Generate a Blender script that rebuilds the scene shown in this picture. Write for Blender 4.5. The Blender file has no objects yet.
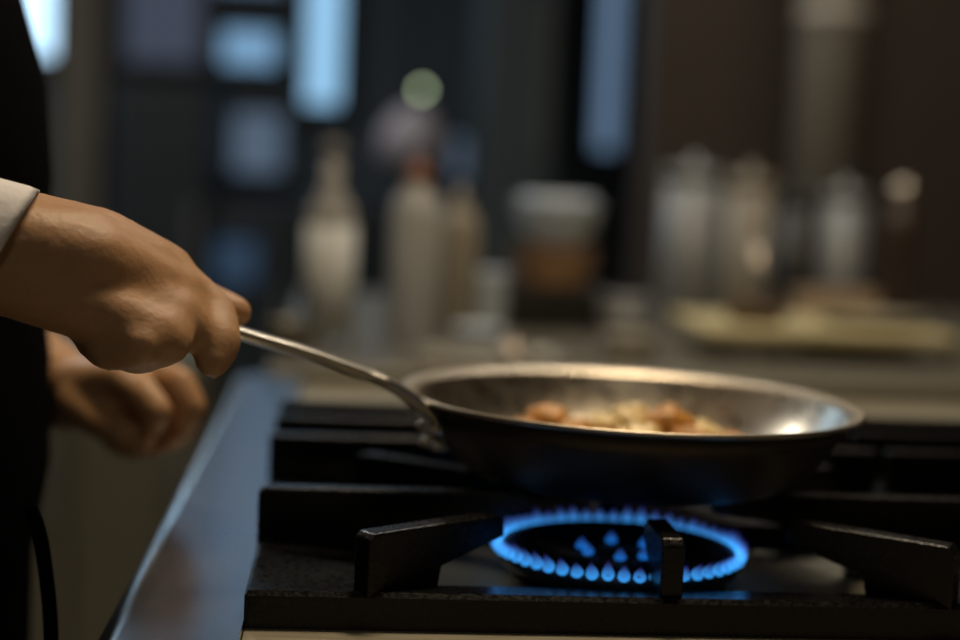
import bpy, bmesh, math, random
from mathutils import Vector, Matrix, Quaternion, noise

random.seed(7)
PI = math.pi
sc = bpy.context.scene
C = sc.collection

# ------------------------------------------------------------------ camera
FPX = 1600.0
CAM = Vector((0.0398, -0.6557, 0.1906))
YAW, PITCH, ROLL = math.radians(4.666), math.radians(5.418), math.radians(2.394)
fwd = Vector((math.sin(YAW) * math.cos(PITCH), math.cos(YAW) * math.cos(PITCH), -math.sin(PITCH)))
rgt = Vector((math.cos(YAW), -math.sin(YAW), 0.0))
upv = rgt.cross(fwd)
rgt, upv = rgt * math.cos(ROLL) + upv * math.sin(ROLL), upv * math.cos(ROLL) - rgt * math.sin(ROLL)
cd = bpy.data.cameras.new('camera')
cam = bpy.data.objects.new('camera', cd)
C.objects.link(cam)
cam.matrix_world = Matrix((
    (rgt.x, upv.x, -fwd.x, CAM.x), (rgt.y, upv.y, -fwd.y, CAM.y), (rgt.z, upv.z, -fwd.z, CAM.z), (0, 0, 0, 1)))
cd.sensor_width = 36.0
cd.lens = FPX / 960 * 36.0
cd.clip_start = 0.02
cd.dof.use_dof = True
cd.dof.focus_distance = 0.655
cd.dof.aperture_fstop = 3.0
sc.camera = cam

# ------------------------------------------------------------------ world, exposure, lights
w = bpy.data.worlds.new('world')
sc.world = w
w.use_nodes = True
w.node_tree.nodes['Background'].inputs[0].default_value = (0.30, 0.33, 0.40, 1)
w.node_tree.nodes['Background'].inputs[1].default_value = 0.05
sc.view_settings.view_transform = 'Standard'
sc.view_settings.look = 'None'
sc.view_settings.exposure = 0.0
sc.view_settings.gamma = 1.0


def area(name, loc, size, energy, color, target=None, sy=None):
    l = bpy.data.lights.new(name, 'AREA')
    l.energy = energy
    l.color = color
    l.size = size
    if sy:
        l.shape = 'RECTANGLE'
        l.size_y = sy
    o = bpy.data.objects.new(name, l)
    C.objects.link(o)
    o.location = loc
    if target is not None:
        o.rotation_euler = (Vector(target) - Vector(loc)).to_track_quat('-Z', 'Y').to_euler()
    return o


WARM = (1.0, 0.78, 0.52)
area('hood_lamp', (0.24, 0.33, 1.25), 0.35, 11.0, WARM, (0.20, 0.20, 0), 0.18)
area('hood_lamp', (0.45, 1.25, 1.25), 0.35, 4.0, (1.0, 0.94, 0.83), (0.40, 1.2, 0), 0.18)
area('ceiling_fill', (-1.1, 2.4, 1.68), 0.6, 18.0, (1.0, 0.96, 0.88), (-1.1, 2.4, 0), 0.6)  # added fill that lifts the far left of the room
area('ceiling_fill', (1.0, 1.6, 1.70), 0.5, 5.0, (1.0, 0.86, 0.70), (1.1, 2.2, 0.2), 0.5)  # added fill towards the dark partition wall
area('ceiling_fill', (-0.1, -1.6, 1.68), 0.6, 3.4, (1.0, 0.90, 0.74), (0.0, -0.4, 0), 0.6)  # unseen warm fill added behind the camera
area('window_wall_fill', (-0.42, 4.45, 1.18), 1.25, 0.5, (0.45, 0.68, 1.0), (-0.3, 0.0, 0.2), 0.7)  # blue fill added before the window wall, widened for a glint on the pan rim


# ------------------------------------------------------------------ helpers
def at(px, py, Y):
    """The point at distance plane Y (metres along the range) seen at photo pixel (px, py)."""
    d = fwd + rgt * ((px - 480) / FPX) + upv * ((320 - py) / FPX)
    return CAM + d * ((Y - CAM.y) / d.y)


def obj(name, bm, m, parent=None, smooth=True, bevel=0.0):
    me = bpy.data.meshes.new(name)
    bmesh.ops.recalc_face_normals(bm, faces=bm.faces)
    bm.to_mesh(me)
    bm.free()
    if m:
        me.materials.append(m)
    if smooth:
        for p in me.polygons:
            p.use_smooth = True
    o = bpy.data.objects.new(name, me)
    C.objects.link(o)
    if parent:
        o.parent = parent
    if bevel:
        b = o.modifiers.new('bevel', 'BEVEL')
        b.width = bevel
        b.segments = 3
        b.limit_method = 'ANGLE'
        b.harden_normals = True
    return o


def tag(o, label=None, cat=None, group=None, kind=None):
    if label: o['label'] = label
    if cat: o['category'] = cat
    if group: o['group'] = group
    if kind: o['kind'] = kind
    return o


def thing(name, label, cat, loc=(0, 0, 0), rotz=0, group=None):
    o = bpy.data.objects.new(name, None)
    C.objects.link(o)
    o.location = loc
    o.rotation_euler = (0, 0, rotz)
    return tag(o, label, cat, group)


def copy_tree(o, parent=None):
    c = o.copy()
    C.objects.link(c)
    c.parent = parent
    for ch in [x for x in C.objects if x.parent == o]:
        copy_tree(ch, c)
    return c


def B():
    return bmesh.new()


def add_box(bm, x0, x1, y0, y1, z0, z1):
    vs = [bm.verts.new((x, y, z)) for z in (z0, z1) for (x, y) in ((x0, y0), (x1, y0), (x1, y1), (x0, y1))]
    for f in ((0, 1, 2, 3), (4, 5, 6, 7), (0, 1, 5, 4), (1, 2, 6, 5), (2, 3, 7, 6), (3, 0, 4, 7)):
        bm.faces.new([vs[i] for i in f])
    return bm


def box(x0, x1, y0, y1, z0, z1):
    return add_box(B(), x0, x1, y0, y1, z0, z1)


def add_lathe(bm, prof, seg=48, sx=1.0, sy=1.0, c=(0, 0)):
    """prof: (r, z) list; r == 0 closes to a point."""
    rings = []
    for r, z in prof:
        if r < 1e-6:
            rings.append([bm.verts.new((c[0], c[1], z))])
        else:
            rings.append([bm.verts.new((c[0] + r * sx * math.cos(2 * PI * i / seg), c[1] + r * sy * math.sin(2 * PI * i / seg), z)) for i in range(seg)])
    for a, b in zip(rings, rings[1:]):
        for i in range(seg):
            j = (i + 1) % seg
            if len(a) == 1 and len(b) == 1:
                continue
            if len(a) == 1:
                bm.faces.new((a[0], b[i], b[j]))
            elif len(b) == 1:
                bm.faces.new((a[i], a[j], b[0]))
            else:
                bm.faces.new((a[i], a[j], b[j], b[i]))
    return bm


def lathe(prof, seg=48, **k):
    return add_lathe(B(), prof, seg, **k)


def frames(pts):
    pts = [Vector(p) for p in pts]
    out = []
    prev = None
    for i, p in enumerate(pts):
        t = (pts[min(i + 1, len(pts) - 1)] - pts[max(i - 1, 0)]).normalized()
        if prev is None:
            n = t.orthogonal().normalized()
        else:
            n = prev - t * prev.dot(t)
            n = n.normalized() if n.length > 1e-6 else t.orthogonal().normalized()
        prev = n
        out.append((p, t, n, t.cross(n)))
    return out


def add_tube(bm, pts, rad, seg=12, n0=None, caps=True):
    """rad: number, list, or list of (rn, rb) pairs."""
    fr = frames(pts)
    if n0 is not None:
        fr2 = []
        for (p, t, n, b) in fr:
            n = Vector(n0) - t * Vector(n0).dot(t)
            n.normalize()
            fr2.append((p, t, n, t.cross(n)))
        fr = fr2
    rings = []
    for i, (p, t, n, b) in enumerate(fr):
        r = rad[i] if isinstance(rad, (list, tuple)) else rad
        rn, rb = r if isinstance(r, (list, tuple)) else (r, r)
        rings.append([bm.verts.new(p + n * rn * math.cos(2 * PI * k / seg) + b * rb * math.sin(2 * PI * k / seg)) for k in range(seg)])
    for a, b_ in zip(rings, rings[1:]):
        for i in range(seg):
            j = (i + 1) % seg
            bm.faces.new((a[i], a[j], b_[j], b_[i]))
    if caps:
        bm.faces.new(rings[0])
        bm.faces.new(rings[-1])
    return bm


def catmull(pts, n=6):
    pts = [Vector(p) for p in pts]
    P = [pts[0] * 2 - pts[1]] + pts + [pts[-1] * 2 - pts[-2]]
    out = []
    for i in range(1, len(P) - 2):
        for k in range(n):
            t = k / n
            a, b, c, d = P[i - 1], P[i], P[i + 1], P[i + 2]
            out.append(0.5 * ((2 * b) + (c - a) * t + (2 * a - 5 * b + 4 * c - d) * t * t + (3 * b - a - 3 * c + d) * t ** 3))
    out.append(pts[-1])
    return out


def add_capsule(bm, a, b, ra, rb, seg=14):
    a, b = Vector(a), Vector(b)
    d = (b - a)
    L = d.length
    if L < 1e-6:
        d = Vector((0, 0, 1)); L = 1e-6
    d = d / max(L, 1e-9)
    n = d.orthogonal().normalized()
    bt = d.cross(n)
    prof = [(-math.cos(t) * ra, math.sin(t) * ra, 0) for t in (0.0, 0.4, 0.8, 1.2, PI / 2)]
    prof += [(L + math.sin(t) * rb, math.cos(t) * rb, 0) for t in (0.0, 0.4, 0.8, 1.2, PI / 2)]
    rings = []
    for s, r, _ in prof:
        c = a + d * s
        if r < 1e-6:
            rings.append([bm.verts.new(c)])
        else:
            rings.append([bm.verts.new(c + n * r * math.cos(2 * PI * k / seg) + bt * r * math.sin(2 * PI * k / seg)) for k in range(seg)])
    for x, y in zip(rings, rings[1:]):
        for i in range(seg):
            j = (i + 1) % seg
            if len(x) == 1:
                bm.faces.new((x[0], y[i], y[j]))
            elif len(y) == 1:
                bm.faces.new((x[i], x[j], y[0]))
            else:
                bm.faces.new((x[i], x[j], y[j], y[i]))


def add_capsule_bm(a, b, ra, rb):
    bm = B()
    add_capsule(bm, a, b, ra, rb)
    return bm


def chain(bm, pts, rad):
    for i in range(len(pts) - 1):
        add_capsule(bm, pts[i], pts[i + 1], rad[i], rad[i + 1])


def add_loft(bm, rings, seg=40):
    """rings: (cx, cy, z, rx, ry)"""
    rr = []
    for cx, cy, z, rx, ry in rings:
        rr.append([bm.verts.new((cx + rx * math.cos(2 * PI * k / seg), cy + ry * math.sin(2 * PI * k / seg), z)) for k in range(seg)])
    for a, b in zip(rr, rr[1:]):
        for i in range(seg):
            j = (i + 1) % seg
            bm.faces.new((a[i], a[j], b[j], b[i]))
    bm.faces.new(rr[0]); bm.faces.new(rr[-1])
    return bm


def remesh(bm, voxel, it=8, fac=0.5):
    bmesh.ops.recalc_face_normals(bm, faces=bm.faces)
    me = bpy.data.meshes.new('tmp')
    bm.to_mesh(me); bm.free()
    o = bpy.data.objects.new('tmp', me)
    C.objects.link(o)
    m = o.modifiers.new('r', 'REMESH'); m.mode = 'VOXEL'; m.voxel_size = voxel
    s = o.modifiers.new('s', 'SMOOTH'); s.iterations = it; s.factor = fac
    dg = bpy.context.evaluated_depsgraph_get()
    ev = o.evaluated_get(dg)
    me2 = bpy.data.meshes.new_from_object(ev)
    bpy.data.objects.remove(o)
    bm2 = bmesh.new()
    bm2.from_mesh(me2)
    return bm2


# ------------------------------------------------------------------ materials
def mat(name, col, rough=0.5, metal=0.0, bump=0.0, scale=40.0, var=0.0, stretch=None, spec=0.5, detail=4.0, rvar=0.0, **kw):
    m = bpy.data.materials.new(name)
    m.use_nodes = True
    nt = m.node_tree
    p = nt.nodes['Principled BSDF']
    p.inputs['Base Color'].default_value = (*col, 1)
    p.inputs['Roughness'].default_value = rough
    p.inputs['Metallic'].default_value = metal
    p.inputs['Specular IOR Level'].default_value = spec
    for k, v in kw.items():
        p.inputs[k.replace('_', ' ')].default_value = v
    if bump or var or rvar:
        tc = nt.nodes.new('ShaderNodeTexCoord')
        mp = nt.nodes.new('ShaderNodeMapping')
        mp.inputs['Scale'].default_value = stretch or (1, 1, 1)
        nz = nt.nodes.new('ShaderNodeTexNoise')
        nz.inputs['Scale'].default_value = scale
        nz.inputs['Detail'].default_value = detail
        nt.links.new(tc.outputs['Object'], mp.inputs[0])
        nt.links.new(mp.outputs[0], nz.inputs['Vector'])
        if bump:
            bp = nt.nodes.new('ShaderNodeBump')
            bp.inputs['Strength'].default_value = bump
            bp.inputs['Distance'].default_value = 0.002
            nt.links.new(nz.outputs['Fac'], bp.inputs['Height'])
            nt.links.new(bp.outputs[0], p.inputs['Normal'])
        if var:
            mx = nt.nodes.new('ShaderNodeMix'); mx.data_type = 'RGBA'
            mx.inputs[6].default_value = (*[c * (1 - var) for c in col], 1)
            mx.inputs[7].default_value = (*[min(1, c * (1 + var)) for c in col], 1)
            nt.links.new(nz.outputs['Fac'], mx.inputs[0])
            nt.links.new(mx.outputs[2], p.inputs['Base Color'])
        if rvar:
            mr = nt.nodes.new('ShaderNodeMapRange')
            mr.inputs['From Min'].default_value = 0.3; mr.inputs['From Max'].default_value = 0.7
            mr.inputs['To Min'].default_value = rough - rvar; mr.inputs['To Max'].default_value = rough + rvar
            nt.links.new(nz.outputs['Fac'], mr.inputs[0])
            nt.links.new(mr.outputs[0], p.inputs['Roughness'])
    return m


def emit(name, col, s):
    m = bpy.data.materials.new(name)
    m.use_nodes = True
    nt = m.node_tree
    nt.nodes.clear()
    e = nt.nodes.new('ShaderNodeEmission'); o = nt.nodes.new('ShaderNodeOutputMaterial')
    e.inputs[0].default_value = (*col, 1); e.inputs[1].default_value = s
    nt.links.new(e.outputs[0], o.inputs[0])
    return m


STEEL = mat('brushed_steel', (0.20, 0.187, 0.15), 0.42, 0.55, bump=0.01, scale=60, stretch=(1, 14, 1), rvar=0.06)
LEDGE = mat('ledge_steel', (0.46, 0.46, 0.46), 0.25, 1.0, scale=10, stretch=(6, 1, 1), detail=1.0, rvar=0.02)
TOPST = mat('range_top_steel', (0.40, 0.37, 0.28), 0.45, 0.6, bump=0.02, scale=30, stretch=(1, 10, 1), rvar=0.08)
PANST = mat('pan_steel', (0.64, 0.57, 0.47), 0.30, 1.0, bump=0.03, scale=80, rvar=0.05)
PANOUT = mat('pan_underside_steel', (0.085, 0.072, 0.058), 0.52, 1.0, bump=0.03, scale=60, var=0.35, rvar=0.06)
HANDLE = mat('handle_steel', (0.60, 0.55, 0.46), 0.30, 1.0, bump=0.03, scale=60)
IRON = mat('cast_iron', (0.002, 0.002, 0.002), 0.30, 0.0, bump=0.12, scale=420, spec=0.36, rvar=0.08)
BURN = mat('burner_iron', (0.02, 0.02, 0.022), 0.5, 0.3, bump=0.2, scale=300)
BLACK = mat('black_cotton', (0.0025, 0.0025, 0.003), 0.95, bump=0.2, scale=700, spec=0.02)
TROUS = mat('black_twill', (0.008, 0.008, 0.009), 0.9, bump=0.2, scale=500, spec=0.1)
WHITE = mat('white_shirt_cotton', (0.84, 0.83, 0.85), 0.85, bump=0.25, scale=260, spec=0.2)
SKIN = mat('skin', (0.44, 0.25, 0.125), 0.50, bump=0.25, scale=190, var=0.14, spec=0.4, Subsurface_Weight=0.12, Subsurface_Scale=0.01)
HAIR = mat('dark_hair', (0.02, 0.014, 0.01), 0.6, bump=0.5, scale=300)
SHOE = mat('black_leather', (0.01, 0.01, 0.01), 0.4)
EYE = mat('eye_white', (0.7, 0.7, 0.68), 0.3)
RIMST = mat('pan_rim_steel', (0.48, 0.43, 0.35), 0.40, 1.0, bump=0.02, scale=80)
FLOOR = mat('floor_tiles', (0.20, 0.18, 0.13), 0.55, bump=0.1, scale=20, var=0.2)
WALL = mat('grey_plaster', (0.085, 0.115, 0.15), 0.8, bump=0.1, scale=30, var=0.1)
DWALL = mat('dark_brown_tiles', (0.062, 0.046, 0.035), 0.6, bump=0.1, scale=20, var=0.15)
CEIL = mat('ceiling_paint', (0.12, 0.12, 0.12), 0.9, bump=0.1, scale=30)
DARK = mat('charcoal_enamel', (0.022, 0.032, 0.040), 0.5, var=0.2, scale=10)
GREY = mat('grey_enamel', (0.12, 0.12, 0.14), 0.5, var=0.15, scale=8)
FRAME = mat('dark_window_frame', (0.02, 0.022, 0.025), 0.5, var=0.2, scale=20)

# ------------------------------------------------------------------ the room (z = 0 is the top of the range)
ZF, ZC = -0.92, 1.75
XL, XR, YB, YF = -2.6, 2.4, 4.6, -3.0


def struct(name, bm, m, parent=None, **k):
    o = obj(name, bm, m, parent, smooth=False, **k)
    if parent is None:
        o['kind'] = 'structure'
    return o


struct('floor', box(XL, XR, YF, YB, ZF - 0.1, ZF), FLOOR)
struct('ceiling', box(XL, XR, YF, YB, ZC, ZC + 0.1), CEIL)
struct('wall_left', box(XL - 0.1, XL, YF, YB, ZF, ZC), WALL)
struct('wall_right', box(XR, XR + 0.1, YF, YB, ZF, ZC), DWALL)
struct('wall_front', box(XL - 0.1, XR + 0.1, YF - 0.1, YF, ZF, ZC), WALL)
struct('wall_back', box(XL - 0.1, XR + 0.1, YB, YB + 0.1, ZF, ZC), WALL)
struct('wall_partition', box(0.585, XR, 2.35, 2.47, ZF, ZC), DWALL)

SKYB = emit('daylight_behind_glass', (0.34, 0.64, 1.0), 0.60)
SKYW = emit('pale_daylight_behind_glass', (0.36, 0.68, 1.0), 0.95)
PANEL_SHEEN = emit('dim_panel_sheen_glow', (0.48, 0.58, 0.85), 0.11)  # emission carrying the sheen of a grey-blue panel
SKYM = emit('evening_daylight_behind_glass', (0.36, 0.58, 0.90), 0.34)
SKYV = emit('bright_daylight_behind_glass', (0.50, 0.76, 1.0), 2.1)
SKY_SHEEN = emit('faint_daylight_and_steel_sheen', (0.42, 0.60, 0.86), 0.2)  # serves a faint window and a steel door's reflection made to glow
BLUE_GLOW = emit('added_blue_glow', (0.30, 0.55, 0.95), 0.09)  # made-up glow for a dim blue patch
n_win = [0]


def window(px0, px1, pyb, ztop, m, bars=0):
    n_win[0] += 1
    a = at(px0, pyb, YB - 0.05)
    b = at(px1, pyb, YB - 0.05)
    z0 = a.z
    t = 0.03
    x0, x1 = a.x, b.x
    f = B()
    add_box(f, x0 - t, x0, YB - 0.07, YB, z0 - t, ztop + t)
    add_box(f, x1, x1 + t, YB - 0.07, YB, z0 - t, ztop + t)
    add_box(f, x0, x1, YB - 0.07, YB, z0 - t, z0)
    add_box(f, x0, x1, YB - 0.07, YB, ztop, ztop + t)
    for k in range(bars):
        zb = z0 + (ztop - z0) * (k + 1) / (bars + 1)
        add_box(f, x0, x1, YB - 0.065, YB - 0.005, zb - 0.015, zb + 0.015)
    o = struct('window_%d' % n_win[0], f, FRAME)
    g = struct('pane', box(x0, x1, YB - 0.03, YB - 0.02, z0, ztop), m, o)
    return o


ZT = 1.62
struct('trim_1', box(at(66, 0, YB).x, at(108, 0, YB).x, YB - 0.12, YB, ZF, ZC), mat('beige_pier', (0.20, 0.18, 0.145), 0.8, var=0.1, scale=10))
window(-250, 54, 42, ZT, SKYV, 2)
window(222, 276, 64, at(0, 20, YB).z, SKYB)
window(305, 338, 104, ZT, SKYW)
window(594, 616, 150, ZT, SKYM)
window(232, 282, 172, at(0, 102, YB).z, SKY_SHEEN)  # glowing pane in place of a steel door's blue reflection
window(452, 472, 178, at(0, 118, YB).z, SKY_SHEEN)
window(213, 283, -14, ZT, SKYM)
window(125, 200, 60, ZT, PANEL_SHEEN)  # glowing pane in place of the sheen on a grey-blue panel

# ------------------------------------------------------------------ the range
LX = -0.0590
rng = thing('gas_range', 'stainless steel gas range with bright bare front ledge at the cook\'s side', 'stove', (0.3, 0.1, ZF))


def P(o, parent):      # parent a mesh built in world coordinates under an Empty that stands elsewhere
    o.parent = parent
    o.matrix_parent_inverse = Matrix.LocRotScale(parent.location, parent.rotation_euler, None).inverted()
    return o


RY0, RY1 = -0.42, 0.765
body_bm = box(LX + 0.03, 0.80, RY0, RY1, ZF, -0.03)
P(obj('body', body_bm, STEEL, None, smooth=False, bevel=0.004), rng)
led = B()
prof = [(0.0, 0.0)]
# ledge: flat top with a rounded nose on the cook's side
nose = [(0.0, 0.0)] + [(LX + 0.012 - 0.012 * math.sin(t), -0.012 + 0.012 * math.cos(t)) for t in [PI / 2 * k / 8 for k in range(9)]] + [(LX, -0.05), (LX + 0.02, -0.055), (0.0, -0.055)]
va = [led.verts.new((x, RY0, z)) for x, z in nose]
vb = [led.verts.new((x, RY1, z)) for x, z in nose]
n = len(nose)
for i in range(n):
    j = (i + 1) % n
    led.faces.new((va[i], va[j], vb[j], vb[i]))
led.faces.new(va); led.faces.new(vb)
o = P(obj('front_ledge', led, LEDGE, None, smooth=True), rng)
for m_ in [o.modifiers.new('es', 'EDGE_SPLIT')]:
    m_.split_angle = math.radians(40)
top = box(0.0005, 0.80, RY0, RY1, -0.03, -0.004)
P(obj('cooktop', top, TOPST, None, smooth=False), rng)
P(obj('back_rail', box(0.0005, 0.80, RY1 - 0.03, RY1, -0.004, 0.012), STEEL, None, smooth=False, bevel=0.003), rng)


# ------------------------------------------------------------------ grates
def finger(px, py, dx, dy, L, leg, w=0.0055, h=0.041, hb=0.022):
    """a tall iron finger: starts at (px, py) on the frame, runs along (dx, dy); leg stands on the frame, rest is free."""
    bm = B()
    d = Vector((dx, dy, 0)).normalized()
    s = Vector((-d.y, d.x, 0))
    prof = [(0, 0), (leg, 0), (leg + 0.004, hb), (L, hb + 0.009), (L, h - 0.003), (L - 0.004, h), (0.003, h), (0, h - 0.003)]
    A = [bm.verts.new(Vector((px, py, 0)) + d * t + s * w + Vector((0, 0, z))) for t, z in prof]
    Bv = [bm.verts.new(Vector((px, py, 0)) + d * t - s * w + Vector((0, 0, z))) for t, z in prof]
    for i in range(len(prof)):
        j = (i + 1) % len(prof)
        bm.faces.new((A[i], A[j], Bv[j], Bv[i]))
    bm.faces.new(A); bm.faces.new(Bv)
    return bm


GZ = -0.004
GW, GD = 0.353, 0.197


def frame_bm(x0, x1, y0, y1, wx, wy, h):
    bm = B()
    o_ = [(x0, y0), (x1, y0), (x1, y1), (x0, y1)]
    t_ = [(x0 + .002, y0 + .002), (x1 - .002, y0 + .002), (x1 - .002, y1 - .002), (x0 + .002, y1 - .002)]
    i_ = [(x0 + wx, y0 + wy), (x1 - wx, y0 + wy), (x1 - wx, y1 - wy), (x0 + wx, y1 - wy)]
    R = []
    for pts, z in ((o_, 0), (o_, h - .002), (t_, h), (i_, h - 0.004), (i_, 0)):
        R.append([bm.verts.new((x, y, z)) for x, y in pts])
    for a, b in zip(R, R[1:] + R[:1]):
        for i in range(4):
            j = (i + 1) % 4
            bm.faces.new((a[i], a[j], b[j], b[i]))
    return bm


def make_grate(label):
    g = thing('burner_grate', label, 'grate', (0, 0, GZ))
    obj('frame', frame_bm(0, GW, 0, GD, 0.050, 0.030, 0.016), IRON, g, smooth=False)
    cx, cy = GW / 2, 0.100
    zf = 0.002
    for px, py in ((0.048, 0.004), (GW - 0.048, 0.004), (0.048, GD - 0.004), (GW - 0.048, GD - 0.004)):
        dx, dy = cx - px, cy - py
        obj('finger', finger(px, py, dx, dy, 0.076, 0.036), IRON, g, smooth=False, bevel=0.0012)
    obj('finger', finger(-0.0005, cy - 0.003, 1, 0, 0.130, 0.060), IRON, g, smooth=False, bevel=0.0012)
    obj('finger', finger(GW - 0.003, cy + 0.008, -1, 0, 0.130, 0.060), IRON, g, smooth=False, bevel=0.0012)
    obj('finger', finger(cx + 0.004, 0.004, 0, 1, 0.044, 0.026, w=0.0050), IRON, g, smooth=False, bevel=0.0012)
    obj('finger', finger(cx + 0.002, GD - 0.004, 0, -1, 0.055, 0.026), IRON, g, smooth=False, bevel=0.0012)
    return g


g1 = make_grate('black cast iron grate around the lit burner, under the frying pan')
g3 = copy_tree(g1)
g3.location = (0.357, 0, GZ)
g3['label'] = 'black cast iron grate to the right of the lit burner\'s grate, at the photo\'s edge'
# the next grate along: straight bars across
g2 = thing('burner_grate', 'black cast iron grate with straight bars just beyond the frying pan', 'grate', (-0.003, 0.205, GZ))
obj('frame', frame_bm(0, GW, 0, 0.185, 0.04, 0.025, 0.016), IRON, g2, smooth=False)
for yy in (0.038, 0.105, 0.165):
    obj('bar', box(0.0, GW - 0.003, yy - 0.0055, yy + 0.0055, 0.0, 0.041), IRON, g2, smooth=False, bevel=0.0015)
g4 = copy_tree(g2)
g4.location = (0.354, 0.205, GZ)
g4['label'] = 'black cast iron grate with straight bars at the far right of the range'

# ------------------------------------------------------------------ lit burner
BX, BY = 0.1708, 0.085
bu = thing('gas_burner', 'round cast iron gas burner lit with a ring of blue flames', 'burner', (BX, BY, -0.004))
obj('base', lathe([(0, 0), (0.052, 0), (0.050, 0.006), (0.044, 0.010), (0.030, 0.011), (0.030, 0.006), (0, 0.006)], 64), BURN, bu)
obj('port_ring', lathe([(0.046, 0.008), (0.0565, 0.010), (0.0575, 0.015), (0.0552, 0.0185), (0.048, 0.0195), (0.046, 0.016), (0.046, 0.008)], 72), BURN, bu)
obj('centre_cap', lathe([(0, 0.006), (0.016, 0.006), (0.017, 0.013), (0.012, 0.0165), (0, 0.0175)], 32), BURN, bu)
arms = B()
for k in range(3):
    a = 2 * PI * k / 3 + 0.5
    add_tube(arms, [(0.015 * math.cos(a), 0.015 * math.sin(a), 0.0095), (0.048 * math.cos(a), 0.048 * math.sin(a), 0.012)], 0.0045, 10)
obj('gas_arm', arms, BURN, bu)


def flame_mat(name, c0, c1, s0, s1, h, dens):
    m = bpy.data.materials.new(name)
    m.use_nodes = True
    nt = m.node_tree
    nt.nodes.clear()
    tc = nt.nodes.new('ShaderNodeTexCoord'); sp = nt.nodes.new('ShaderNodeSeparateXYZ')
    mr = nt.nodes.new('ShaderNodeMapRange'); mr.inputs['From Max'].default_value = h
    rc = nt.nodes.new('ShaderNodeValToRGB')
    rc.color_ramp.elements[0].color = (*c0, 1); rc.color_ramp.elements[0].position = 0.15
    rc.color_ramp.elements[1].color = (*c1, 1); rc.color_ramp.elements[1].position = 0.9
    rs = nt.nodes.new('ShaderNodeMapRange'); rs.inputs['To Min'].default_value = s0; rs.inputs['To Max'].default_value = s1
    e = nt.nodes.new('ShaderNodeEmission'); t = nt.nodes.new('ShaderNodeBsdfTransparent')
    ad = nt.nodes.new('ShaderNodeAddShader'); o = nt.nodes.new('ShaderNodeOutputMaterial')
    t.inputs[0].default_value = (dens, dens, dens, 1)
    L = nt.links.new
    L(tc.outputs['Object'], sp.inputs[0]); L(sp.outputs['Z'], mr.inputs['Value']); L(mr.outputs[0], rc.inputs[0])
    L(mr.outputs[0], rs.inputs['Value']); L(rc.outputs[0], e.inputs[0]); L(rs.outputs[0], e.inputs[1])
    L(e.outputs[0], ad.inputs[0]); L(t.outputs[0], ad.inputs[1]); L(ad.outputs[0], o.inputs[0])
    return m


FLM = flame_mat('gas_flame', (0.035, 0.30, 0.78), (0.06, 0.06, 0.40), 0.62, 0.02, 0.0115, 0.92)
INM = flame_mat('gas_flame_inner', (0.01, 0.17, 0.65), (0.05, 0.05, 0.3), 0.42, 0.02, 0.012, 0.95)
fb = lathe([(0, 0), (0.0024, 0.0006), (0.0034, 0.0022), (0.0032, 0.0045), (0.0022, 0.0072), (0.0010, 0.0105), (0, 0.0135)], 10)
NF = 52
first = None
for k in range(NF):
    a = 2 * PI * k / NF
    if first is None:
        first = obj('flame', fb, FLM, bu)
        f = first
    else:
        f = first.copy(); C.objects.link(f); f.parent = bu
    f.location = (0.0572 * math.cos(a), 0.0572 * math.sin(a), 0.0165)
    ax = Vector((-math.sin(a), math.cos(a), 0))
    s = random.uniform(0.85, 1.2)
    f.rotation_mode = 'QUATERNION'
    f.rotation_quaternion = Quaternion(ax, math.radians(24 + random.uniform(-7, 7)))
    f.scale = (0.85, 0.85, 0.72 * s)
ib = lathe([(0, 0), (0.002, 0.0006), (0.003, 0.002), (0.0022, 0.0045), (0.001, 0.007), (0, 0.0085)], 10)
fi = None
for a in (2.9, 3.6, 4.6, 5.3, 0.6, 1.6):
    if fi is None:
        fi = obj('flame', ib, INM, bu); f = fi
    else:
        f = fi.copy(); C.objects.link(f); f.parent = bu
    f.location = (0.0175 * math.cos(a), 0.0175 * math.sin(a), 0.0155)
    f.scale = (1, 1, 0.7)

# ------------------------------------------------------------------ frying pan
PX, PY, PZ = 0.1835, 0.1446, 0.0372
TILT = 0.0125
pan = thing('frying_pan', 'stainless steel frying pan held over the lit burner', 'frying pan', (PX, PY, PZ + 0.001))
pan.rotation_euler = (0, TILT, 0)
RIM, BASE, PH = 0.1175, 0.082, 0.0405
outer = [(0, 0), (BASE - 0.004, 0), (BASE, 0.0012), (BASE + 0.007, 0.006), (BASE + 0.0165, 0.016), (BASE + 0.0245, 0.028), (RIM - 0.006, PH - 0.0035)]
inner = [(RIM - 0.0085, PH - 0.0035), (BASE + 0.022, 0.028), (BASE + 0.014, 0.017), (BASE + 0.004, 0.0075), (BASE - 0.005, 0.0035), (0, 0.003)]
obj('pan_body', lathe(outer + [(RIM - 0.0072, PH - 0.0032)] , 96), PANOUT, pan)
obj('cooking_surface', lathe(inner[:1] + inner[1:], 96), PANST, pan)
obj('rim', lathe([(RIM - 0.0085, PH - 0.0036), (RIM - 0.006, PH - 0.0014), (RIM - 0.0008, PH), (RIM, PH - 0.0010), (RIM - 0.0012, PH - 0.0022), (RIM - 0.0058, PH - 0.0038)], 96), RIMST, pan)
# handle: in the vertical plane through the pan's centre
hd = Vector((-0.918, -0.396, 0))
hs = Vector((-hd.y, hd.x, 0))


def on_handle(px, py):
    """the point of the handle's vertical plane seen at that pixel, in the pan's coordinates"""
    d = fwd + rgt * ((px - 480) / FPX) + upv * ((320 - py) / FPX)
    n_ = hs
    t = (Vector((PX, PY, 0)) - CAM).dot(n_) / d.dot(n_)
    return CAM + d * t


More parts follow.
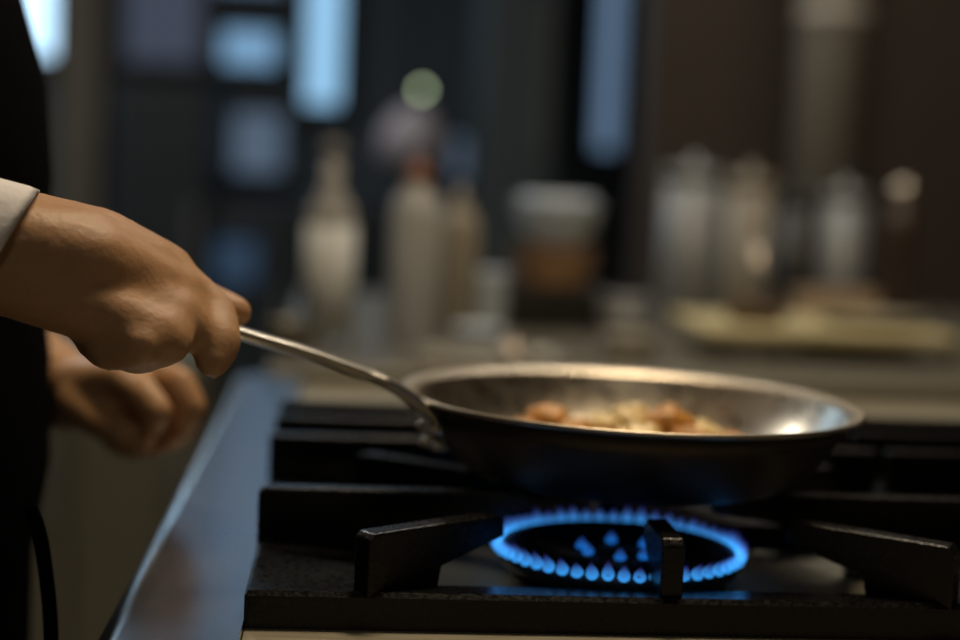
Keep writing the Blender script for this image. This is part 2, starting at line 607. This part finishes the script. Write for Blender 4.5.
hp = [on_handle(*q) for q in ((436, 447), (432, 425), (421, 407), (402, 392), (375, 378), (340, 365), (300, 351), (240, 333), (190, 315), (140, 297))]
HPW = catmull(hp, 5)
inv = Matrix.LocRotScale(pan.location, pan.rotation_euler, None).inverted()
hl = [inv @ p for p in HPW]
nh = len(hl)
wid = []
for i in range(nh):
    t = i / (nh - 1)
    ww = 0.012 - 0.0045 * math.sin(min(1, t * 2.2) * PI) if t < 0.45 else 0.0078 + 0.004 * (t - 0.45) / 0.55
    wid.append((ww, 0.0024 + 0.0008 * min(1, t * 3)))
hb = add_tube(B(), hl, wid, 16, n0=hs)
obj('handle', hb, HANDLE, pan)
rv = B()
for k in (-1, 1):
    for q in ((436, 444), (433, 428)):
        p = inv @ (on_handle(*q) + hs * 0.0065 * k)
        add_capsule(rv, p, p + hd * 0.003, 0.0032, 0.0026)
obj('rivets', rv, HANDLE, pan)

# ------------------------------------------------------------------ food in the pan
GOLD = mat('golden_brown_crust', (0.55, 0.26, 0.05), 0.42, bump=0.5, scale=160, var=0.5, spec=0.6)
PALE = mat('pale_golden_flesh', (0.80, 0.62, 0.28), 0.30, bump=0.4, scale=150, var=0.25, spec=0.6)


def chunk(px, py, Y, r, m, label, group=None, sq=0.8):
    p = at(px, py, Y)
    bm = B()
    bmesh.ops.create_icosphere(bm, subdivisions=3, radius=1)
    off = Vector((random.uniform(0, 50), random.uniform(0, 50), random.uniform(0, 50)))
    rot = Matrix.Rotation(random.uniform(0, 6), 3, 'Z')
    for v in bm.verts:
        c = v.co.copy()
        k = 1 + 0.42 * noise.noise(c * 1.3 + off) + 0.16 * noise.noise(c * 3.5 + off)
        c = c * k
        c.z *= sq
        c.x *= 1.12
        v.co = rot @ (c * r)
    o = obj('food_chunk', bm, m)
    o.location = p
    return tag(o, label, 'food', group)


zb = PZ + 0.0045
chunk(548, 419, 0.185, 0.0092, GOLD, 'golden brown chunk of food at the left end of the heap in the pan')
chunk(668, 424, 0.180, 0.0125, GOLD, 'largest golden brown chunk of food standing highest in the pan, right of centre')
chunk(632, 418, 0.200, 0.0095, PALE, 'pale glistening piece of food at the back of the heap in the pan')
chunk(600, 428, 0.180, 0.0110, PALE, 'pale glistening piece of food in the middle of the heap in the pan')
chunk(705, 436, 0.178, 0.0095, PALE, 'pale piece of food at the right end of the heap in the pan')
g = 'pieces of food low in the frying pan'
for px, py, Y, r, m in ((575, 434, 0.172, 0.010, GOLD), (640, 438, 0.165, 0.010, PALE), (525, 432, 0.180, 0.009, GOLD), (690, 442, 0.160, 0.010, GOLD),
                        (610, 446, 0.150, 0.011, GOLD), (650, 450, 0.140, 0.011, GOLD), (570, 446, 0.150, 0.010, PALE), (728, 441, 0.175, 0.008, GOLD)):
    chunk(px, py, Y, r, m, 'small sauteed piece lying low in the pan behind its front rim', g)

# ------------------------------------------------------------------ the cook
ZS = ZF
cook = thing('person', 'person in black apron and white shirt cuff holding the frying pan by its handle', 'person', (-0.253, 0.20, ZF))
bm = B()
# right hand: gripping the handle, back of the hand up
RW = at(2, 251, 0.000)
IM, MM, RM, PM = at(166, 272, 0.052), at(177, 293, 0.036), at(174, 317, 0.016), at(158, 336, 0.000)
chain(bm, [RW + Vector((0.002, 0.008, 0.009)), at(100, 246, 0.03), IM], [0.017, 0.0165, 0.0130])
chain(bm, [RW + Vector((0.002, 0.002, 0.003)), MM], [0.017, 0.0125])
chain(bm, [RW + Vector((0.0, -0.004, -0.002)), RM], [0.017, 0.0120])
chain(bm, [RW + Vector((0.0, -0.006, -0.008)), PM], [0.017, 0.0115])
chain(bm, [IM, MM, RM, PM], [0.0115, 0.0118, 0.0112, 0.0105])
chain(bm, [at(55, 268, 0.010), at(120, 318, 0.008)], [0.021, 0.018])          # outer edge of the palm
chain(bm, [at(40, 262, 0.03), at(120, 288, 0.050)], [0.020, 0.017])           # ball of the thumb
chain(bm, [at(20, 246, -0.002), at(90, 262, 0.004), at(172, 292, 0.030)], [0.0180, 0.0180, 0.0120])
chain(bm, [at(20, 242, 0.0), at(80, 246, 0.008), at(150, 270, 0.034)], [0.0175, 0.0165, 0.0135])
chain(bm, [at(80, 292, 0.03), at(140, 318, 0.032)], [0.020, 0.018])
chain(bm, [IM, at(214, 313, 0.044), at(221, 342, 0.028), at(213, 361, 0.022)], [0.0110, 0.0102, 0.0094, 0.0080])
chain(bm, [MM, at(186, 326, 0.020), at(158, 346, 0.016), at(132, 345, 0.030)], [0.0112, 0.0102, 0.0094, 0.0080])
chain(bm, [RM, at(168, 342, 0.000), at(138, 354, 0.002), at(112, 346, 0.018)], [0.0108, 0.0100, 0.0092, 0.0078])
chain(bm, [PM, at(140, 346, -0.010), at(108, 352, -0.004), at(92, 342, 0.010)], [0.0100, 0.0088, 0.0082, 0.0072])
chain(bm, [at(60, 245, 0.03), at(140, 272, 0.072), at(194, 297, 0.080), at(235, 312, 0.074)], [0.016, 0.0125, 0.0100, 0.0080])
for q, Y, r in (((163, 272), 0.050, 0.0088), ((175, 290), 0.030, 0.0085)):   # knuckle bones
    p = at(*q, Y); add_capsule(bm, p, p + Vector((0.001, 0, 0)), r, r)
for a_, b_ in (((95, 236), (162, 268)), ((90, 252), (172, 289))):            # tendons on the back of the hand
    add_capsule(bm, at(*a_, -0.0035), at(*b_, 0.0245), 0.004, 0.003)
# right arm
RE = Vector((-0.313, -0.03, 0.19)); RS = Vector((-0.253, 0.00, 0.475))
chain(bm, [RW, RW.lerp(RE, 0.45), RE, RS], [0.0210, 0.034, 0.040, 0.052])
add_capsule(bm, RW + Vector((0.006, 0, -0.004)), RW + Vector((-0.04, 0, -0.004)), 0.0210, 0.022)
# left hand: a loose fist beyond the ledge
LW = at(66, 392, 0.275)
H = [at(122, 380, 0.228), at(146, 374, 0.245), at(156, 390, 0.258), at(148, 410, 0.266)]
for q, r in zip(H, (0.0115, 0.0115, 0.011, 0.010)):
    chain(bm, [LW, q], [0.021, r])
chain(bm, [H[0], at(143, 394, 0.206), at(157, 411, 0.200), at(153, 424, 0.204)], [0.0105, 0.0095, 0.0088, 0.0074])
chain(bm, [H[1], at(178, 384, 0.232), at(190, 407, 0.228), at(183, 428, 0.232)], [0.0112, 0.0105, 0.0096, 0.0080])
chain(bm, [H[2], at(180, 410, 0.250), at(172, 434, 0.246), at(150, 444, 0.248)], [0.0108, 0.0102, 0.0092, 0.0078])
chain(bm, [H[3], at(158, 436, 0.258), at(132, 446, 0.252), at(114, 440, 0.250)], [0.0102, 0.0094, 0.0086, 0.0074])
chain(bm, [at(78, 402, 0.248), at(100, 420, 0.228), at(122, 433, 0.216), at(143, 441, 0.214)], [0.014, 0.0105, 0.0092, 0.0076])
LE = Vector((-0.313, 0.40, 0.14)); LS = Vector((-0.253, 0.385, 0.475))
chain(bm, [LW, LW.lerp(LE, 0.45), LE, LS], [0.0235, 0.034, 0.040, 0.052])
# trunk, neck and head, legs under the clothes
add_loft(bm, [(-0.253, 0.195, -0.12, 0.085, 0.13), (-0.248, 0.195, 0.0, 0.095, 0.145), (-0.248, 0.195, 0.12, 0.09, 0.135),
              (-0.243, 0.195, 0.28, 0.098, 0.15), (-0.248, 0.195, 0.42, 0.095, 0.165), (-0.253, 0.195, 0.50, 0.06, 0.12), (-0.253, 0.195, 0.53, 0.03, 0.05)], 28)
chain(bm, [RS, Vector((-0.253, 0.195, 0.50)), LS], [0.05, 0.055, 0.05])
NK = Vector((-0.248, 0.195, 0.50)); HDC = Vector((-0.218, 0.195, 0.70))
chain(bm, [NK, NK + Vector((0.015, 0, 0.10))], [0.06, 0.055])
add_capsule(bm, HDC + Vector((-0.018, 0, 0.025)), HDC + Vector((0.012, 0, 0.02)), 0.088, 0.080)
add_capsule(bm, HDC + Vector((0.02, 0, -0.02)), HDC + Vector((0.045, 0, -0.075)), 0.062, 0.036)
chain(bm, [HDC + Vector((0.088, 0, 0.012)), HDC + Vector((0.112, 0, -0.022))], [0.008, 0.0125])
for s in (-1, 1):
    add_capsule(bm, HDC + Vector((-0.012, s * 0.080, -0.015)), HDC + Vector((-0.016, s * 0.086, 0.020)), 0.010, 0.014)
    add_capsule(bm, HDC + Vector((0.082, s * 0.020, 0.026)), HDC + Vector((0.078, s * 0.044, 0.024)), 0.008, 0.008)
    hip = Vector((-0.253, 0.195 + s * 0.085, -0.10)); kn = Vector((-0.238, 0.195 + s * 0.10, -0.47)); an = Vector((-0.258, 0.195 + s * 0.105, -0.83))
    chain(bm, [hip, kn, an], [0.082, 0.056, 0.040])
    chain(bm, [an, an + Vector((0.13, 0, -0.045))], [0.04, 0.028])
add_capsule(bm, HDC + Vector((0.077, -0.017, -0.056)), HDC + Vector((0.077, 0.017, -0.056)), 0.007, 0.007)
add_capsule(bm, HDC + Vector((0.074, -0.014, -0.066)), HDC + Vector((0.074, 0.014, -0.066)), 0.007, 0.007)
P(obj('body', remesh(bm, 0.0027, 7), SKIN), cook)
# clothes
apr = add_loft(B(), [(-0.258, 0.195, -0.56, 0.140, 0.185), (-0.258, 0.195, -0.30, 0.134, 0.180), (-0.255, 0.195, -0.12, 0.126, 0.172), (-0.252, 0.195, -0.03, 0.124, 0.170), (-0.249, 0.195, 0.02, 0.130, 0.168),
                     (-0.249, 0.195, 0.08, 0.129, 0.165), (-0.249, 0.195, 0.12, 0.124, 0.165), (-0.246, 0.195, 0.175, 0.126, 0.167), (-0.246, 0.195, 0.225, 0.122, 0.17), (-0.250, 0.195, 0.27, 0.112, 0.175), (-0.252, 0.195, 0.32, 0.106, 0.178),
                     (-0.252, 0.195, 0.42, 0.112, 0.185), (-0.253, 0.195, 0.505, 0.085, 0.15), (-0.253, 0.195, 0.54, 0.065, 0.075)], 48)
P(obj('apron', apr, BLACK), cook)
shb = B()
chain(shb, [RS + Vector((0, 0, -0.02)), RS, Vector((-0.253, 0.195, 0.497)), LS, LS + Vector((0, 0, -0.02))], [0.070, 0.066, 0.072, 0.066, 0.070])
add_capsule(shb, (-0.250, 0.195, 0.50), (-0.240, 0.195, 0.565), 0.072, 0.066)
P(obj('shirt', remesh(shb, 0.006, 4), WHITE), cook)
strg = add_tube(B(), catmull([at(30, 505, 0.045), at(40, 535, 0.040), at(46, 575, 0.036), at(50, 615, 0.036), at(51, 665, 0.038), at(47, 720, 0.04)], 6), (0.0032), 10)
P(obj('apron_string', strg, BLACK), cook)
tr = B()
for s in (-1, 1):
    add_loft(tr, [(-0.258, 0.195 + s * 0.105, -0.86, 0.075, 0.07), (-0.245, 0.195 + s * 0.10, -0.47, 0.078, 0.078), (-0.253, 0.195 + s * 0.085, -0.10, 0.11, 0.095)], 24)
P(obj('trousers', tr, TROUS), cook)
for s in (-1, 1):
    sh = B()
    add_capsule(sh, (-0.283, 0.195 + s * 0.105, ZF + 0.045), (-0.123, 0.195 + s * 0.105, ZF + 0.038), 0.046, 0.038)
    add_box(sh, -0.328, -0.093, 0.195 + s * 0.105 - 0.042, 0.195 + s * 0.105 + 0.042, ZF, ZF + 0.02)
    P(obj('shoe', sh, SHOE), cook)


def sleeve(name, Wp, E, S, off, tilt):
    """shirt sleeve from shoulder to a cuff that ends near the wrist"""
    a = (E - Wp).normalized()
    p0 = Wp + a * off
    pts = [p0, p0 + a * 0.035, p0 + a * 0.055, Wp.lerp(E, 0.6), E + Vector((-0.004, 0, -0.002)), E.lerp(S, 0.3), E.lerp(S, 0.7), S + Vector((0, 0, 0.0))]
    rr = [0.0285, 0.0290, 0.032, 0.043, 0.053, 0.056, 0.062, 0.068]
    bm = B()
    fr = frames(pts)
    seg = 28
    rings = []
    for i, (p, t, n_, b) in enumerate(fr):
        ring = []
        for k in range(seg):
            v = n_ * math.cos(2 * PI * k / seg) + b * math.sin(2 * PI * k / seg)
            q = p + v * rr[i]
            if i < 2:
                q = q - a * (tilt * v.z * rr[i])
            wr = 0.0012 * math.sin(9 * k / seg * 2 * PI + i * 2.1) if i > 1 else 0
            ring.append(bm.verts.new(q + v * wr))
        rings.append(ring)
    for x, y in zip(rings, rings[1:]):
        for i in range(seg):
            j = (i + 1) % seg
            bm.faces.new((x[i], x[j], y[j], y[i]))
    o = P(obj(name, bm, WHITE), cook)
    so = o.modifiers.new('thick', 'SOLIDIFY'); so.thickness = 0.0022; so.offset = -1
    su = o.modifiers.new('sub', 'SUBSURF'); su.levels = 1; su.render_levels = 1
    return o


sleeve('shirt_sleeve', RW, RE, RS, -0.002, 0.32)
sleeve('shirt_sleeve', LW, LE, LS, 0.055, 0.2)
hr = B()
add_capsule(hr, HDC + Vector((-0.030, 0, 0.036)), HDC + Vector((-0.004, 0, 0.046)), 0.094, 0.085)
P(obj('hair', hr, HAIR), cook)
for s in (-1, 1):
    ey = B()
    bmesh.ops.create_uvsphere(ey, u_segments=16, v_segments=10, radius=0.011)
    bmesh.ops.translate(ey, verts=ey.verts, vec=HDC + Vector((0.079, s * 0.031, 0.010)))
    P(obj('eye', ey, EYE), cook)

# ------------------------------------------------------------------ counter beyond the range
CY0, CY1 = 0.80, 1.75
ctr = thing('prep_counter', 'steel prep counter beyond the range, crowded with bottles and containers', 'counter', (0.6, 1.2, ZF))
P(obj('countertop', box(-0.035, 1.30, CY0, CY1, -0.035, 0.0), STEEL, None, smooth=False, bevel=0.004), ctr)
P(obj('cabinet', box(0.0, 1.27, CY0 + 0.02, CY1 - 0.02, ZF, -0.035), GREY, None, smooth=False), ctr)
PZT = 0.0

GLASSY = mat('milky_plastic', (0.42, 0.43, 0.43), 0.35, var=0.08, scale=20, Transmission_Weight=0.1)
CREAM = mat('cream_label', (0.52, 0.545, 0.54), 0.6, var=0.05, scale=30)
CLEARG = mat('grey_glass', (0.55, 0.55, 0.53), 0.15, Transmission_Weight=0.45)
AMBER = mat('amber_cap', (0.20, 0.06, 0.01), 0.4)
CERAM = mat('white_glazed_ceramic', (0.58, 0.67, 0.78), 0.15, var=0.03, scale=20)
TAN = mat('tan_stoneware', (0.34, 0.20, 0.10), 0.4, var=0.2, scale=20)
BLKP = mat('black_plastic', (0.012, 0.012, 0.010), 0.4)
DULL = mat('dull_aluminium', (0.235, 0.245, 0.25), 0.5, 0.4, bump=0.05, scale=40, var=0.1)
BEIG = mat('beige_plastic', (0.26, 0.235, 0.185), 0.5, var=0.08, scale=20)


def base(px, Y):
    """foot point on the counter, below pixel column px at distance Y"""
    lo, hi = 0, 640
    for _ in range(40):
        mid = (lo + hi) / 2
        if at(px, mid, Y).z > PZT: lo = mid
        else: hi = mid
    return at(px, lo, Y)


def mpx(Y):            # metres per photo pixel at distance Y
    return (at(481, 300, Y) - at(480, 300, Y)).length


# tall bottle
p = base(327, 1.00); u = mpx(1.0)
t = thing('oil_bottle', 'tall bottle with a long neck and pale label, leftmost on the counter', 'bottle', p)
obj('glass', lathe([(0, 0), (0.023, 0), (0.0255, 0.003), (0.0255, 0.128), (0.022, 0.145), (0.0125, 0.160), (0.010, 0.170), (0.0095, 0.196), (0, 0.196)], 40), CLEARG, t)
obj('label', lathe([(0.0258, 0.012), (0.0262, 0.012), (0.0262, 0.126), (0.0258, 0.126)], 40), CREAM, t)
obj('cap', lathe([(0, 0.194), (0.0105, 0.194), (0.0105, 0.212), (0.009, 0.2135), (0, 0.2135)], 24), DULL, t)
# squeeze bottles
p = base(412, 1.06)
t = thing('sauce_bottle', 'pale plastic sauce bottle with an amber cap, second from left on the counter', 'bottle', p)
obj('body', lathe([(0, 0), (0.026, 0), (0.028, 0.004), (0.028, 0.135), (0.024, 0.155), (0.014, 0.166), (0.013, 0.175), (0, 0.175)], 40), GLASSY, t)
obj('cap', lathe([(0, 0.174), (0.0155, 0.174), (0.0155, 0.184), (0.008, 0.190), (0.006, 0.196), (0, 0.198)], 24), AMBER, t)
p = base(455, 1.14)
t = thing('sauce_bottle', 'beige plastic sauce bottle standing just right of the amber-capped one', 'bottle', p)
obj('body', lathe([(0, 0), (0.022, 0), (0.024, 0.004), (0.024, 0.120), (0.020, 0.136), (0.011, 0.146), (0, 0.148)], 40), BEIG, t)
obj('cap', lathe([(0, 0.146), (0.012, 0.146), (0.012, 0.154), (0.004, 0.158), (0.003, 0.172), (0, 0.172)], 24), BEIG, t)
# ramekin
p = base(477, 0.96)
t = tag(obj('ramekin', lathe([(0, 0), (0.020, 0), (0.022, 0.003), (0.025, 0.028), (0.0265, 0.030), (0.0245, 0.031), (0.022, 0.028), (0.020, 0.006), (0, 0.005)], 40), CERAM),
        'small white ceramic ramekin on the counter, right of the sauce bottles', 'bowl')
t.location = p
# steel cup
p = base(288, 0.90)
t = tag(obj('steel_cup', lathe([(0, 0), (0.017, 0), (0.019, 0.004), (0.020, 0.034), (0.021, 0.0355), (0.0195, 0.035), (0.018, 0.004), (0, 0.003)], 40), STEEL),
        'small shiny steel cup in front of the tall bottle', 'cup')
t.location = p
# stack of tub and bowls
Y = 1.28
p = base(550, Y)
t = thing('storage_box', 'low black storage box under the tan tub', 'box', p)
obj('box_body', box(-0.062, 0.062, -0.04, 0.04, 0, 0.046), BLKP, t, smooth=False, bevel=0.004)
obj('lid', box(-0.064, 0.064, -0.042, 0.042, 0.046, 0.052), BLKP, t, smooth=False, bevel=0.002)
q = tag(obj('tub', lathe([(0, 0), (0.045, 0), (0.048, 0.004), (0.053, 0.044), (0.055, 0.046), (0.052, 0.046), (0.047, 0.006), (0, 0.005)], 40), TAN), 'tan stoneware tub standing on the black storage box', 'bowl')
q.location = p + Vector((0, 0, 0.0525))
q = tag(obj('bowl', lathe([(0, 0), (0.025, 0), (0.027, 0.004), (0.046, 0.022), (0.056, 0.052), (0.058, 0.054), (0.054, 0.053), (0.043, 0.024), (0.024, 0.008), (0, 0.007)], 48), CERAM), 'white ceramic bowl on top of the tan tub', 'bowl')
q.location = p + Vector((0.002, 0, 0.099))
q = tag(obj('bowl', lathe([(0, 0), (0.022, 0), (0.024, 0.004), (0.040, 0.020), (0.046, 0.040), (0.044, 0.040), (0.037, 0.022), (0, 0.006)], 48), CERAM), 'smaller white bowl nested in the white bowl on the tan tub', 'bowl')
q.location = p + Vector((0.002, 0, 0.1215))
p = base(487, 1.20)
q = tag(obj('cup', lathe([(0, 0), (0.019, 0), (0.021, 0.003), (0.023, 0.070), (0.024, 0.072), (0.022, 0.071), (0.020, 0.005), (0, 0.004)], 40), CERAM), 'pale cup standing left of the black storage box', 'cup')
q.location = p
# plastic tubs
for px, Y, rx, h, lab in ((624, 1.22, 0.032, 0.040, 'grey lidded tub between the storage box and the tall canister'), (628, 0.99, 0.029, 0.018, 'beige shallow lidded tub just behind the rim of the frying pan')):
    p = base(px, Y)
    t = thing('lidded_tub', lab, 'container', p)
    obj('tub_body', lathe([(0, 0), (rx * .88, 0), (rx * .92, 0.003), (rx, h), (0, h)], 40), BEIG if Y < 1 else DULL, t)
    obj('lid', lathe([(0, h), (rx * 1.05, h), (rx * 1.05, h + 0.005), (rx * .9, h + 0.007), (0, h + 0.007)], 40), BEIG if Y < 1 else DULL, t)
# canisters
for px, Y, r, h, m, lab in ((687, 1.42, 0.041, 0.185, DULL, 'tall grey metal canister, leftmost of the canisters'), (743, 1.46, 0.033, 0.178, BEIG, 'tall beige canister beside the grey metal canister'),
                            (795, 1.50, 0.032, 0.160, BLKP, 'black canister between the beige and the slim grey canisters'), (838, 1.46, 0.032, 0.165, DULL, 'slim grey metal canister right of the black canister')):
    p = base(px, Y)
    t = thing('canister', lab, 'canister', p)
    obj('canister_body', lathe([(0, 0), (r * .95, 0), (r, 0.004), (r, h), (r * .96, h), (0, h)], 40), m, t)
    obj('lid', lathe([(0, h), (r * 1.04, h), (r * 1.04, h + 0.014), (r * .9, h + 0.018), (r * 0.2, h + 0.02), (r * 0.2, h + 0.032), (0, h + 0.034)], 40), m, t)
# pepper mill
p = base(895, 1.40)
t = thing('pepper_mill', 'slim pepper mill with a shiny ball top at the far right of the counter', 'mill', p)
obj('mill_body', lathe([(0, 0), (0.022, 0), (0.023, 0.01), (0.015, 0.055), (0.014, 0.095), (0.019, 0.13), (0.016, 0.164), (0, 0.166)], 32), mat('dark_wood', (0.05, 0.03, 0.02), 0.4), t)
obj('ball_top', lathe([(0, 0.164)] + [(0.017 * math.sin(a), 0.182 - 0.017 * math.cos(a)) for a in [0.3 + 0.28 * k for k in range(10)]] + [(0, 0.199)], 32), PANST, t)
# beige box
p = base(832, 1.22)
t = thing('carton', 'beige carton standing behind the steel serving rack', 'box', p)
obj('carton_body', box(-0.045, 0.045, -0.03, 0.03, 0, 0.062), mat('beige_card', (0.36, 0.27, 0.19), 0.7, var=0.1, scale=20), t, smooth=False, bevel=0.002)
obj('flap', box(-0.045, 0.045, -0.031, 0.0, 0.062, 0.0635), mat('beige_card_flap', (0.33, 0.25, 0.18), 0.7), t, smooth=False)
# serving rack with tray and dish
Y = 1.0
a, b = base(702, Y), base(955, Y)
t = thing('serving_rack', 'low steel rack on square legs, right of the frying pan', 'rack', ((a.x + b.x) / 2, Y + 0.07, 0))
hw = (b.x - a.x) / 2
zt = 0.024
obj('rack_top', box(-hw, hw, -0.075, 0.13, zt - 0.002, zt + 0.010), mat('satin_steel_rack', (0.62, 0.55, 0.32), 0.5, 0.2, var=0.1, scale=20), t, smooth=False, bevel=0.002)
for sx in (-0.62, 0.97):
    for sy in (-0.066, 0.10):
        obj('leg', box(sx * hw - 0.006, sx * hw + 0.006, sy - 0.006, sy + 0.006, 0, zt), STEEL, t, smooth=False)
d = thing('serving_dish', 'oval metal dish lying at the right end of the steel rack', 'dish', ((a.x + b.x) / 2 + hw * 0.52, Y + 0.09, zt + 0.0102))
obj('dish_body', lathe([(0, 0), (0.042, 0), (0.048, 0.003), (0.062, 0.012), (0.064, 0.013), (0.060, 0.013), (0.047, 0.0055), (0, 0.004)], 48, sy=0.8), TOPST, d)
# spoon standing up in a small pot
p = base(767, 1.02) + Vector((0, 0.06, zt + 0.0102))
t = thing('utensil_pot', 'small dark brown pot on the steel rack with a spoon standing in it', 'pot', p)
obj('pot_body', lathe([(0, 0), (0.028, 0), (0.031, 0.003), (0.033, 0.020), (0.035, 0.0215), (0.032, 0.021), (0.029, 0.004), (0, 0.003)], 32), mat('brown_glaze', (0.09, 0.045, 0.018), 0.4), t)
s = obj('spoon', add_tube(B(), [(0, 0, 0.004), (0.001, 0, 0.03), (0.0, 0, 0.088)], [0.0048, 0.0042, 0.0050], 10), HANDLE)
tag(s, 'steel spoon handle standing upright in the small brown pot', 'spoon')
s.location = p
# plate beyond the ledge, on the counter's corner
p = base(250, 0.84)
# low pans along the counter's near edge
p = base(490, 0.87)
t = thing('hotel_pan', 'shallow steel pan along the counter edge, just behind the frying pan', 'tray', p)
obj('pan_tray', box(-0.068, 0.068, -0.045, 0.045, 0, 0.010), STEEL, t, smooth=False, bevel=0.003)
obj('rim', frame_bm(-0.072, 0.072, -0.049, 0.049, 0.008, 0.008, 0.004), STEEL, t, smooth=False).location = (0, 0, 0.010)
q = tag(obj('steel_knob_lid', lathe([(0, 0), (0.012, 0), (0.0135, 0.003), (0.010, 0.008), (0.004, 0.010), (0.004, 0.013), (0.006, 0.016), (0.004, 0.019), (0, 0.0195)], 32), PANST), 'tiny shiny steel lid on the shallow steel pan', 'lid')
q.location = p + Vector((0.02, -0.01, 0.0145))

# ------------------------------------------------------------------ far side of the kitchen
def far_box(name, label, cat, px0, px1, pyt, Y, depth, m, doors=1):
    a, b = at(px0, pyt, Y), at(px1, pyt, Y)
    t = thing(name, label, cat, ((a.x + b.x) / 2, Y + depth / 2, ZF))
    hw = (b.x - a.x) / 2
    h = a.z - ZF
    obj('carcass', box(-hw, hw, -depth / 2, depth / 2, 0.08, h), m, t, smooth=False, bevel=0.006)
    obj('plinth', box(-hw + .02, hw - .02, -depth / 2 + .03, depth / 2, 0, 0.08), BLKP, t, smooth=False)
    for k in range(doors):
        x0 = -hw + 2 * hw * k / doors + 0.006
        x1 = -hw + 2 * hw * (k + 1) / doors - 0.006
        dd = obj('door', box(x0, x1, -depth / 2 - 0.02, -depth / 2, 0.10, h - 0.02), m, t, smooth=False, bevel=0.004)
        obj('door_handle', box(x1 - 0.04, x1 - 0.025, -depth / 2 - 0.05, -depth / 2 - 0.02, h * 0.55, h * 0.75), DULL, dd, smooth=False)
    return t


far_box('refrigerator', 'tall dark refrigerator against the far wall, beyond the hands', 'refrigerator', 118, 212, 82, 3.9, 0.6, DARK)
far_box('tall_cabinet', 'tall slate cabinet against the far wall, right of the bright windows', 'cabinet', 494, 572, -200, 3.7, 0.6, mat('slate_enamel', (0.085, 0.11, 0.122), 0.45, var=0.1, scale=8))
OLIVE = mat('olive_grey_laminate', (0.165, 0.150, 0.105), 0.6, var=0.1, scale=12)
far_box('low_cabinet', 'low olive grey cabinet across the aisle, behind the cook\'s hands', 'cabinet', -60, 205, 352, 2.45, 0.5, OLIVE, 2)
lc = far_box('glow_panel_cabinet', 'low dark cabinet with an added dim blue glowing panel, behind the bottles', 'refrigerator', 214, 470, 200, 3.8, 0.55, DARK, 3)
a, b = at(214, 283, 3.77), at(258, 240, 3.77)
gp = obj('blue_glow_panel', box(a.x, b.x, 3.765, 3.775, a.z, b.z), BLUE_GLOW, None, smooth=False)  # added glowing panel, gives the cabinet front a dim blue patch
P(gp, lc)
# pendant lamp with a small bright bulb on its cord
p = at(412, 140, 2.9)
t = thing('pendant_lamp', 'pale hanging lamp shade above the bottles, a small greenish bulb lit on its cord', 'lamp', p)
obj('shade', lathe([(0.012, 0.075), (0.040, 0.062), (0.068, 0.02), (0.080, -0.050), (0.078, -0.050), (0.066, 0.018), (0.039, 0.059), (0.012, 0.072)], 40), mat('white_lamp_shade', (0.40, 0.38, 0.46), 0.5), t)
obj('cord', add_tube(B(), [(0.0, 0, 0.07), (0, 0, ZC - p.z)], 0.004, 8), BLKP, t)
q = at(422, 90, 2.87) - p
obj('bulb_holder', add_capsule_bm((0, 0, q.z), (q.x, q.y + 0.012, q.z), 0.008, 0.008), BLKP, t)
bb = B()
bmesh.ops.create_uvsphere(bb, u_segments=16, v_segments=10, radius=0.008)
o = obj('bulb', bb, emit('greenish_bulb', (0.68, 0.85, 0.50), 4.0), t)
o.location = q
# hood duct
p = at(828, 100, 2.2)
DUCTM = mat('duct_metal', (0.58, 0.54, 0.47), 0.5, 0.3, bump=0.03, scale=20, var=0.1)
t = thing('hood_duct', 'grey metal duct rising at the dark wall above the canisters', 'duct', (p.x, 2.2, 0.45))
obj('duct_pipe', lathe([(0.055, -0.40), (0.06, -0.40), (0.06, ZC - 0.45), (0.055, ZC - 0.45)], 40), DUCTM, t)
obj('collar', lathe([(0.061, 0.02), (0.064, 0.02), (0.064, 0.05), (0.061, 0.05)], 40), DUCTM, t)
